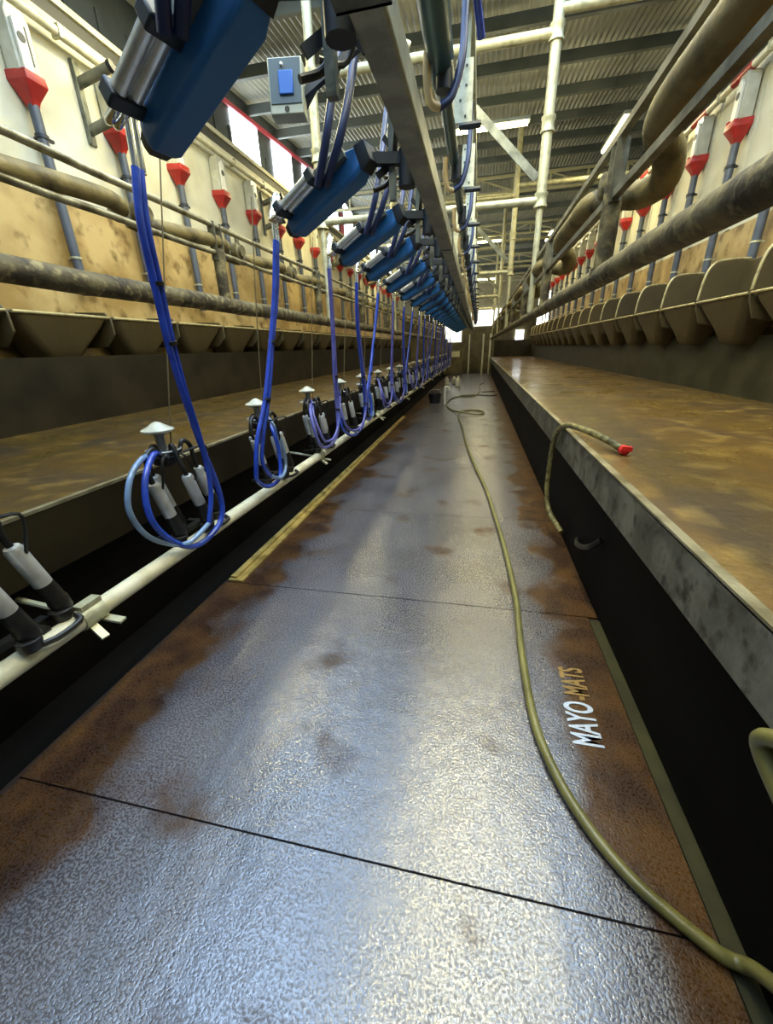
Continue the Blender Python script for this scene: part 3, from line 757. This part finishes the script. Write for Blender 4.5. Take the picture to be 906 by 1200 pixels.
# ------------------------------------------------------------------ overhead gantry
b = MB(); b.box((-.365, Y0+.1, 2.275), (-.265, YEND-.5, 2.385))
t = empty('overhead_beam'); b.build('beam', 'galv', t, bevel=.012)
for k in range(8):
    yy = 1.05+3.0*k
    b = MB(); b.box((-.372, yy, 2.268), (-.258, yy+.012, 2.392)); b.build('joint_band', 'galv_dull', t)
b = MB()
b.box((-.385, .55, 2.262), (-.245, 1.32, 2.272)); b.box((-.385, 1.31, 2.262), (-.245, 1.32, 2.39)); b.build('cover_plate', 'galv_dull', t)
b = MB(); b.tube([(-.42, Y0+.1, 2.55), (-.42, YEND-.5, 2.55)], .022, 10); b.build('vacuum_pipe', 'galv_dull', t)
b = MB(); b.box((-.56, Y0+.1, 2.9), (-.50, YEND-.5, 2.96)); b.build('upper_channel', 'galv_dull', t)
tag(t, 'long galvanised beam running overhead down the middle of the pit', 'beam')
t = empty('milk_line', (-.215, 0, 0))
b = MB(); b.tube([(0, Y0+.1, 2.60), (0, 2.35, 2.60)], .055, 16); b.tube([(0, 2.35, 2.60), (.0, 2.42, 2.60)], [.055, .03], 16)
b.build('pipe', 'milk_line', t)
b = MB(); b.tube([(0, 2.42, 2.60), (0, YEND-.5, 2.60)], .032, 12); b.build('thin_pipe', 'milk_line', t)
tag(t, 'dark teal milk pipe running beside the overhead beam', 'pipe')
def u_hose():
    t = empty('drop_hose')
    b = MB(); b.tube([(-.125, .34, 2.92), (-.125, .30, 2.75), (-.13, .26, 2.6), (-.165, .23, 2.48), (-.215, .21, 2.44)], .016, 10, sub=5); b.build('hose', 'navy_hose' , t)
    b = MB(); b.tube([(-.215, .21, 2.44), (-.25, .19, 2.45), (-.265, .18, 2.52), (-.262, .17, 2.60)], .0165, 10, sub=4); b.build('fitting', 'tan_fitting', t)
    b = MB(); b.lathe([(0, .022), (.03, .022)], (-.14, .34, 2.9), (0, 0, 1), 10); b.build('clip', 'dark_end', t)
    b = MB(); b.tube([(-.2, .24, 2.50), (-.2, .24, 2.62)], .035, 12); b.build('valve', 'dark_end', t)
    return t
def plate():
    t = empty('gantry_plate')
    b = MB(); b.prism([(-.27, 2.665), (-.12, 2.665), (-.12, 2.93), (-.195, 2.93), (-.21, 2.76)], .93, .942, 'y')
    b.box((-.12, .93, 2.665), (-.105, 1.0, 2.93)); b.build('plate', 'plate_white', t)
    for x, z in ((-.18, 2.90), (-.14, 2.90), (-.18, 2.82), (-.14, 2.82), (-.17, 2.76), (-.22, 2.69), (-.14, 2.69)):
        b = MB(); b.lathe([(0, .006), (.004, .006)], (x, .93, z), (0, -1, 0), 8); b.build('bolt', 'dark_hole', t)
    b = MB(); b.obox((-.14, .95, 2.93), (-.14, .95, 3.15), .04, .03); b.build('upright', 'galv_white', t)
    b = MB(); b.tube([(-.17, .90, 2.635), (-.05, .90, 2.635)], .018, 8); b.build('bottom_bar', 'dark_end', t)
    return t
def dropper():
    # dark bracket work between beam and arms
    t = empty('arm_hanger')
    b = MB(); b.obox((-.50, .62, 2.95), (-.50, .62, 2.25), .035, .035); b.obox((-.50, .62, 2.42), (-.36, .62, 2.42), .02, .03); b.build('drop_bar', 'galv_dull', t)
    b = MB(); b.obox((-.58, .60, 2.36), (-.36, .76, 2.56), .012, .035); b.obox((-.56, .70, 2.56), (-.38, .60, 2.34), .012, .03); b.build('cross_straps', 'dark_end', t)
    b = MB(); b.tube([(-.46, .55, 2.95), (-.45, .52, 2.7), (-.47, .56, 2.5), (-.52, .66, 2.36), (-.60, .60, 2.30)], .013, 8, sub=5); b.tube([(-.43, .66, 2.8), (-.42, .72, 2.55), (-.48, .75, 2.4), (-.56, .68, 2.38)], .010, 8, sub=5)
    b.build('cables', 'rubber', t)
    b = MB(); b.lathe([(0, .022), (.02, .032), (.10, .032), (.12, .02)], (-.47, .50, 2.58), (0, 0, 1), 12); b.build('pulsator', 'dark_end', t)
    return t
protos = [(u_hose(), 'drop_hose', 'U-shaped blue hose with tan fitting beside the overhead beam', 'hose', 'U-shaped hoses by the overhead beam'),
          (plate(), 'gantry_plate', 'pale bolted steel plate above the overhead beam', 'plate', 'bolted plates over the beam'),
          (dropper(), 'arm_hanger', 'dark hanger with straps and cables beside the overhead beam', 'hanger', 'hangers carrying the milking arms')]
for p, nm, lab, cat, grp in protos:
    for n in range(N-1):
        o = p if n == 0 else copy_tree(p); o.location = (0, n+(1 if nm == 'drop_hose' else 0), 0)
        tag(o, '%s, %s from the camera' % (lab, ORD[n]), cat, grp)
b = MB(); b.box((-.17, Y0+.1, 3.13), (-.11, YEND-.5, 3.19)); tag(b.build('plate_rail', 'galv_white'), 'pale steel rail the bolted plates hang from', 'rail')
b = MB()
b.tube([(-.16, 1.9, 3.0), (-.13, 2.05, 2.96), (-.10, 2.3, 2.9), (-.06, 2.5, 2.78)], .018, 10, sub=5); tag(b.build('air_hose', 'blue_hose'), 'short bright blue hose curving at the top centre', 'hose')
b = MB(); b.tube([(-.62, 2.3, 3.3), (-.66, 2.5, 3.12), (-.58, 2.8, 3.04), (-.45, 2.9, 3.0)], .022, 10, sub=5); tag(b.build('cream_pipe', 'auger_white'), 'bent cream pipe near the top above the control panel', 'pipe')
# control panel
t = empty('control_panel', (-.935, 2.30, 2.645), .12)
t.rotation_euler = (-.12, 0, .16)
b = MB(); b.box((-.08, 0, -.115), (.08, .07, .10)); b.build('case', 'panel_cream', t, bevel=.006)
b = MB(); b.box((-.072, -.004, -.075), (.072, .0, .092)); b.build('face', 'panel_grey', t)
b = MB(); b.box((-.03, -.012, -.045), (.038, -.004, .045)); b.build('screen', 'button_blue', t, bevel=.008)
b = MB(); b.lathe([(0, .009), (.01, .006)], (-.012, -.004, .068), (0, -1, 0), 12); b.build('indicator', 'can_white', t)
b = MB(); b.lathe([(0, .012), (.002, .012)], (.0, -.0, -.095), (0, -1, 0), 12); b.build('logo_mark', 'gutter', t)
b = MB(); b.obox((.05, .05, -.03), (.36, .06, .17), .03, .03); b.obox((.05, .075, -.07), (.14, .075, .05), .05, .01); b.build('arm', 'dark_end', t)
tag(t, 'small grey control panel with a blue screen between the first two milking arms', 'control panel')

# ------------------------------------------------------------------ hoses on the floor
hp = [(.95, .70), (.82, .671), (.743, .665), (.692, .678), (.614, .731), (.529, .802), (.44, .923), (.363, 1.096), (.315, 1.333), (.305, 1.757), (.315, 2.229), (.285, 2.934), (.228, 3.645), (.165, 4.346), (.027, 5.368), (-.127, 6.816), (-.218, 8.0), (-.33, 9.0), (-.36, 9.6)]
hp2 = [(-.36, 10.2), (.172, 10.2), (.22, 9.85), (.12, 9.6), (-.209, 9.716), (-.45, 9.95), (-.725, 10.878), (-.79, 12.14), (-.688, 13.2), (-.052, 13.5), (.15, 15.2), (.134, 17.0)]
b = MB(); pts = [(.766 if x > .766 else x, y, .021) for x, y in hp]; pts[0] = (.755, .64, .03)
pts = [(.752, .40, .30), (.752, .52, .20), (.752, .60, .11), (.75, .65, .045), (.73, .665, .021)]+[(x, y, .021) for x, y in hp[3:]]
b.tube(pts+[(-.36, 10.0, .022), (-.1, 10.35, .022), (.172, 10.15, .022), (.2, 9.8, .022), (0, 9.6, .03), (-.3, 9.75, .058), (-.55, 10.3, .022), (-.77, 11.3, .021), (-.75, 12.6, .021), (-.5, 13.3, .021), (-.052, 13.4, .021), (.15, 15.2, .021), (.1, 17.0, .021), (.3, 18.4, .021)], .0185, 12, sub=6)
tag(b.build('wash_hose', 'green_hose'), 'long olive green wash hose snaking down the pit floor', 'hose')
b = MB(); b.tube([(-.5, 13.6, .016), (.1, 13.75, .016), (.45, 13.5, .016), (.66, 13.86, .016), (.6, 14.8, .016), (.2, 14.6, .016)], .014, 8, sub=6)
tag(b.build('loose_hose', 'rubber'), 'dark hose coiled on the floor beyond the bend of the green hose', 'hose')
t = empty('short_hose', (0, 0, 0))
b = MB(); b.tube([(.83, 2.42, .935), (.78, 2.62, .955), (.70, 2.90, .965), (.655, 3.10, .945), (.632, 3.28, .86), (.632, 3.38, .72), (.632, 3.40, .5), (.636, 3.38, .32), (.66, 3.28, .19), (.72, 3.05, .12)], .02, 12, sub=6)
b.build('hose', 'dirty_hose', t)
b = MB(); b.lathe([(0, .02), (.01, .028), (.04, .028), (.045, .02)], (.825, 2.44, .936), (.25, -.95, -.05), 8); b.box((.82, 2.375, .935), (.86, 2.405, .96)); b.build('red_nozzle', 'red_tap', t)['label'] = 'red nozzle'
tag(t, 'short dirty hose with a red nozzle hung over the right kerb', 'hose')
b = MB(); b.tube([(.755, 2.26, .44), (.72, 2.30, .38), (.715, 2.42, .31), (.72, 2.58, .25), (.755, 2.72, .22)], .017, 10, sub=5)
tag(b.build('hose_hook', 'rubber'), 'black curved hook on the dark pit wall under the right kerb', 'hook')
t = empty('coiled_hose', (0, 0, 0))
b = MB(); b.tube([(.70, .45, .95), (.655, .56, .88), (.62, .655, .795), (.605, .705, .755), (.61, .70, .715), (.625, .62, .66), (.64, .5, .6)], .018, 12, sub=6)
b.tube([(.74, .50, .94), (.68, .58, .84), (.64, .66, .765), (.63, .70, .73), (.635, .68, .70), (.65, .6, .63)], .015, 12, sub=6)
b.build('loops', 'green_hose', t); tag(t, 'olive hose loops hanging at the right edge of the photo', 'hose')

# ------------------------------------------------------------------ far end of the pit
b = MB()
t = empty('plastic_bucket', (-1.15, 11.9, 0))
b.lathe([(0, .15), (.25, .19), (.26, .2), (.265, .18), (.03, .14)], (0, 0, 0), (0, 0, 1), 20); b.build('bucket', 'bucket', t)
b = MB(); b.tube([(-.19, 0, .25), (-.12, 0, .36), (.12, 0, .36), (.19, 0, .25)], .008, 8, sub=4); b.build('handle', 'galv', t)
tag(t, 'black bucket on the floor under the far clusters', 'bucket')
t = empty('white_standpipe', (-.84, 11.6, 0))
b = MB(); b.tube([(0, 0, .0), (0, 0, .42), (.02, 0, .47), (.10, 0, .45), (.12, 0, .38)], .03, 10, sub=3); b.build('pipe', 'can_white', t)
tag(t, 'white bent standpipe beside the black bucket', 'pipe')
for k, (x, y, hgt) in enumerate(((-1.25, 18.0, .32), (-.95, 18.3, .32), (-.72, 17.0, .42))):
    t = empty('drum_bottle', (x, y, 0))
    b = MB(); b.lathe([(0, .08), (.01, .09), (hgt*.7, .09), (hgt*.85, .04), (hgt, .035)], (0, 0, 0), (0, 0, 1), 12); b.build('bottle', 'can_white', t)
    b = MB(); b.lathe([(0, .04), (.03, .04)], (0, 0, hgt), (0, 0, 1), 10); b.build('cap', 'dark_end', t)
    tag(t, 'small white container on the far pit floor, %s from the left' % ('first', 'second', 'third')[k], 'container', 'white containers on the far floor')
# end cabinet, gate posts
t = empty('end_cabinet', (-.95, 24.4, 0))
b = MB(); b.box((-.7, 0, 0), (.1, .5, 1.3)); b.build('body', 'end_wall', t, bevel=.01)
b = MB(); b.box((-.55, -.02, .95), (-.05, -.001, 1.25)); b.build('sign', 'sign_cream', t)
tag(t, 'low dark cabinet with a cream panel at the far end of the pit', 'cabinet')
for k, x in enumerate((-.5, .25, .62)):
    b = MB(); b.tube([(x, 24.2, 0), (x, 24.2, 2.1)], .05, 10); tag(b.build('gate_post', 'lattice_white'), ('pale gate post left of the exit at the far end', 'pale gate post right of the exit at the far end', 'pale post against the end of the right kerb')[k], 'post')
b = MB(); b.box((-4.15, 24.5, 0), (-1.7, 24.6, 1.9)); tag(b.build('platform_gate', 'end_wall'), 'dark panel closing the left platform at the far end', 'panel')
b = MB(); b.box((.86, 24.5, .0), (2.95, 24.6, 1.75)); tag(b.build('platform_gate', 'kick_panel'), 'dark panel closing the right platform at the far end', 'panel')
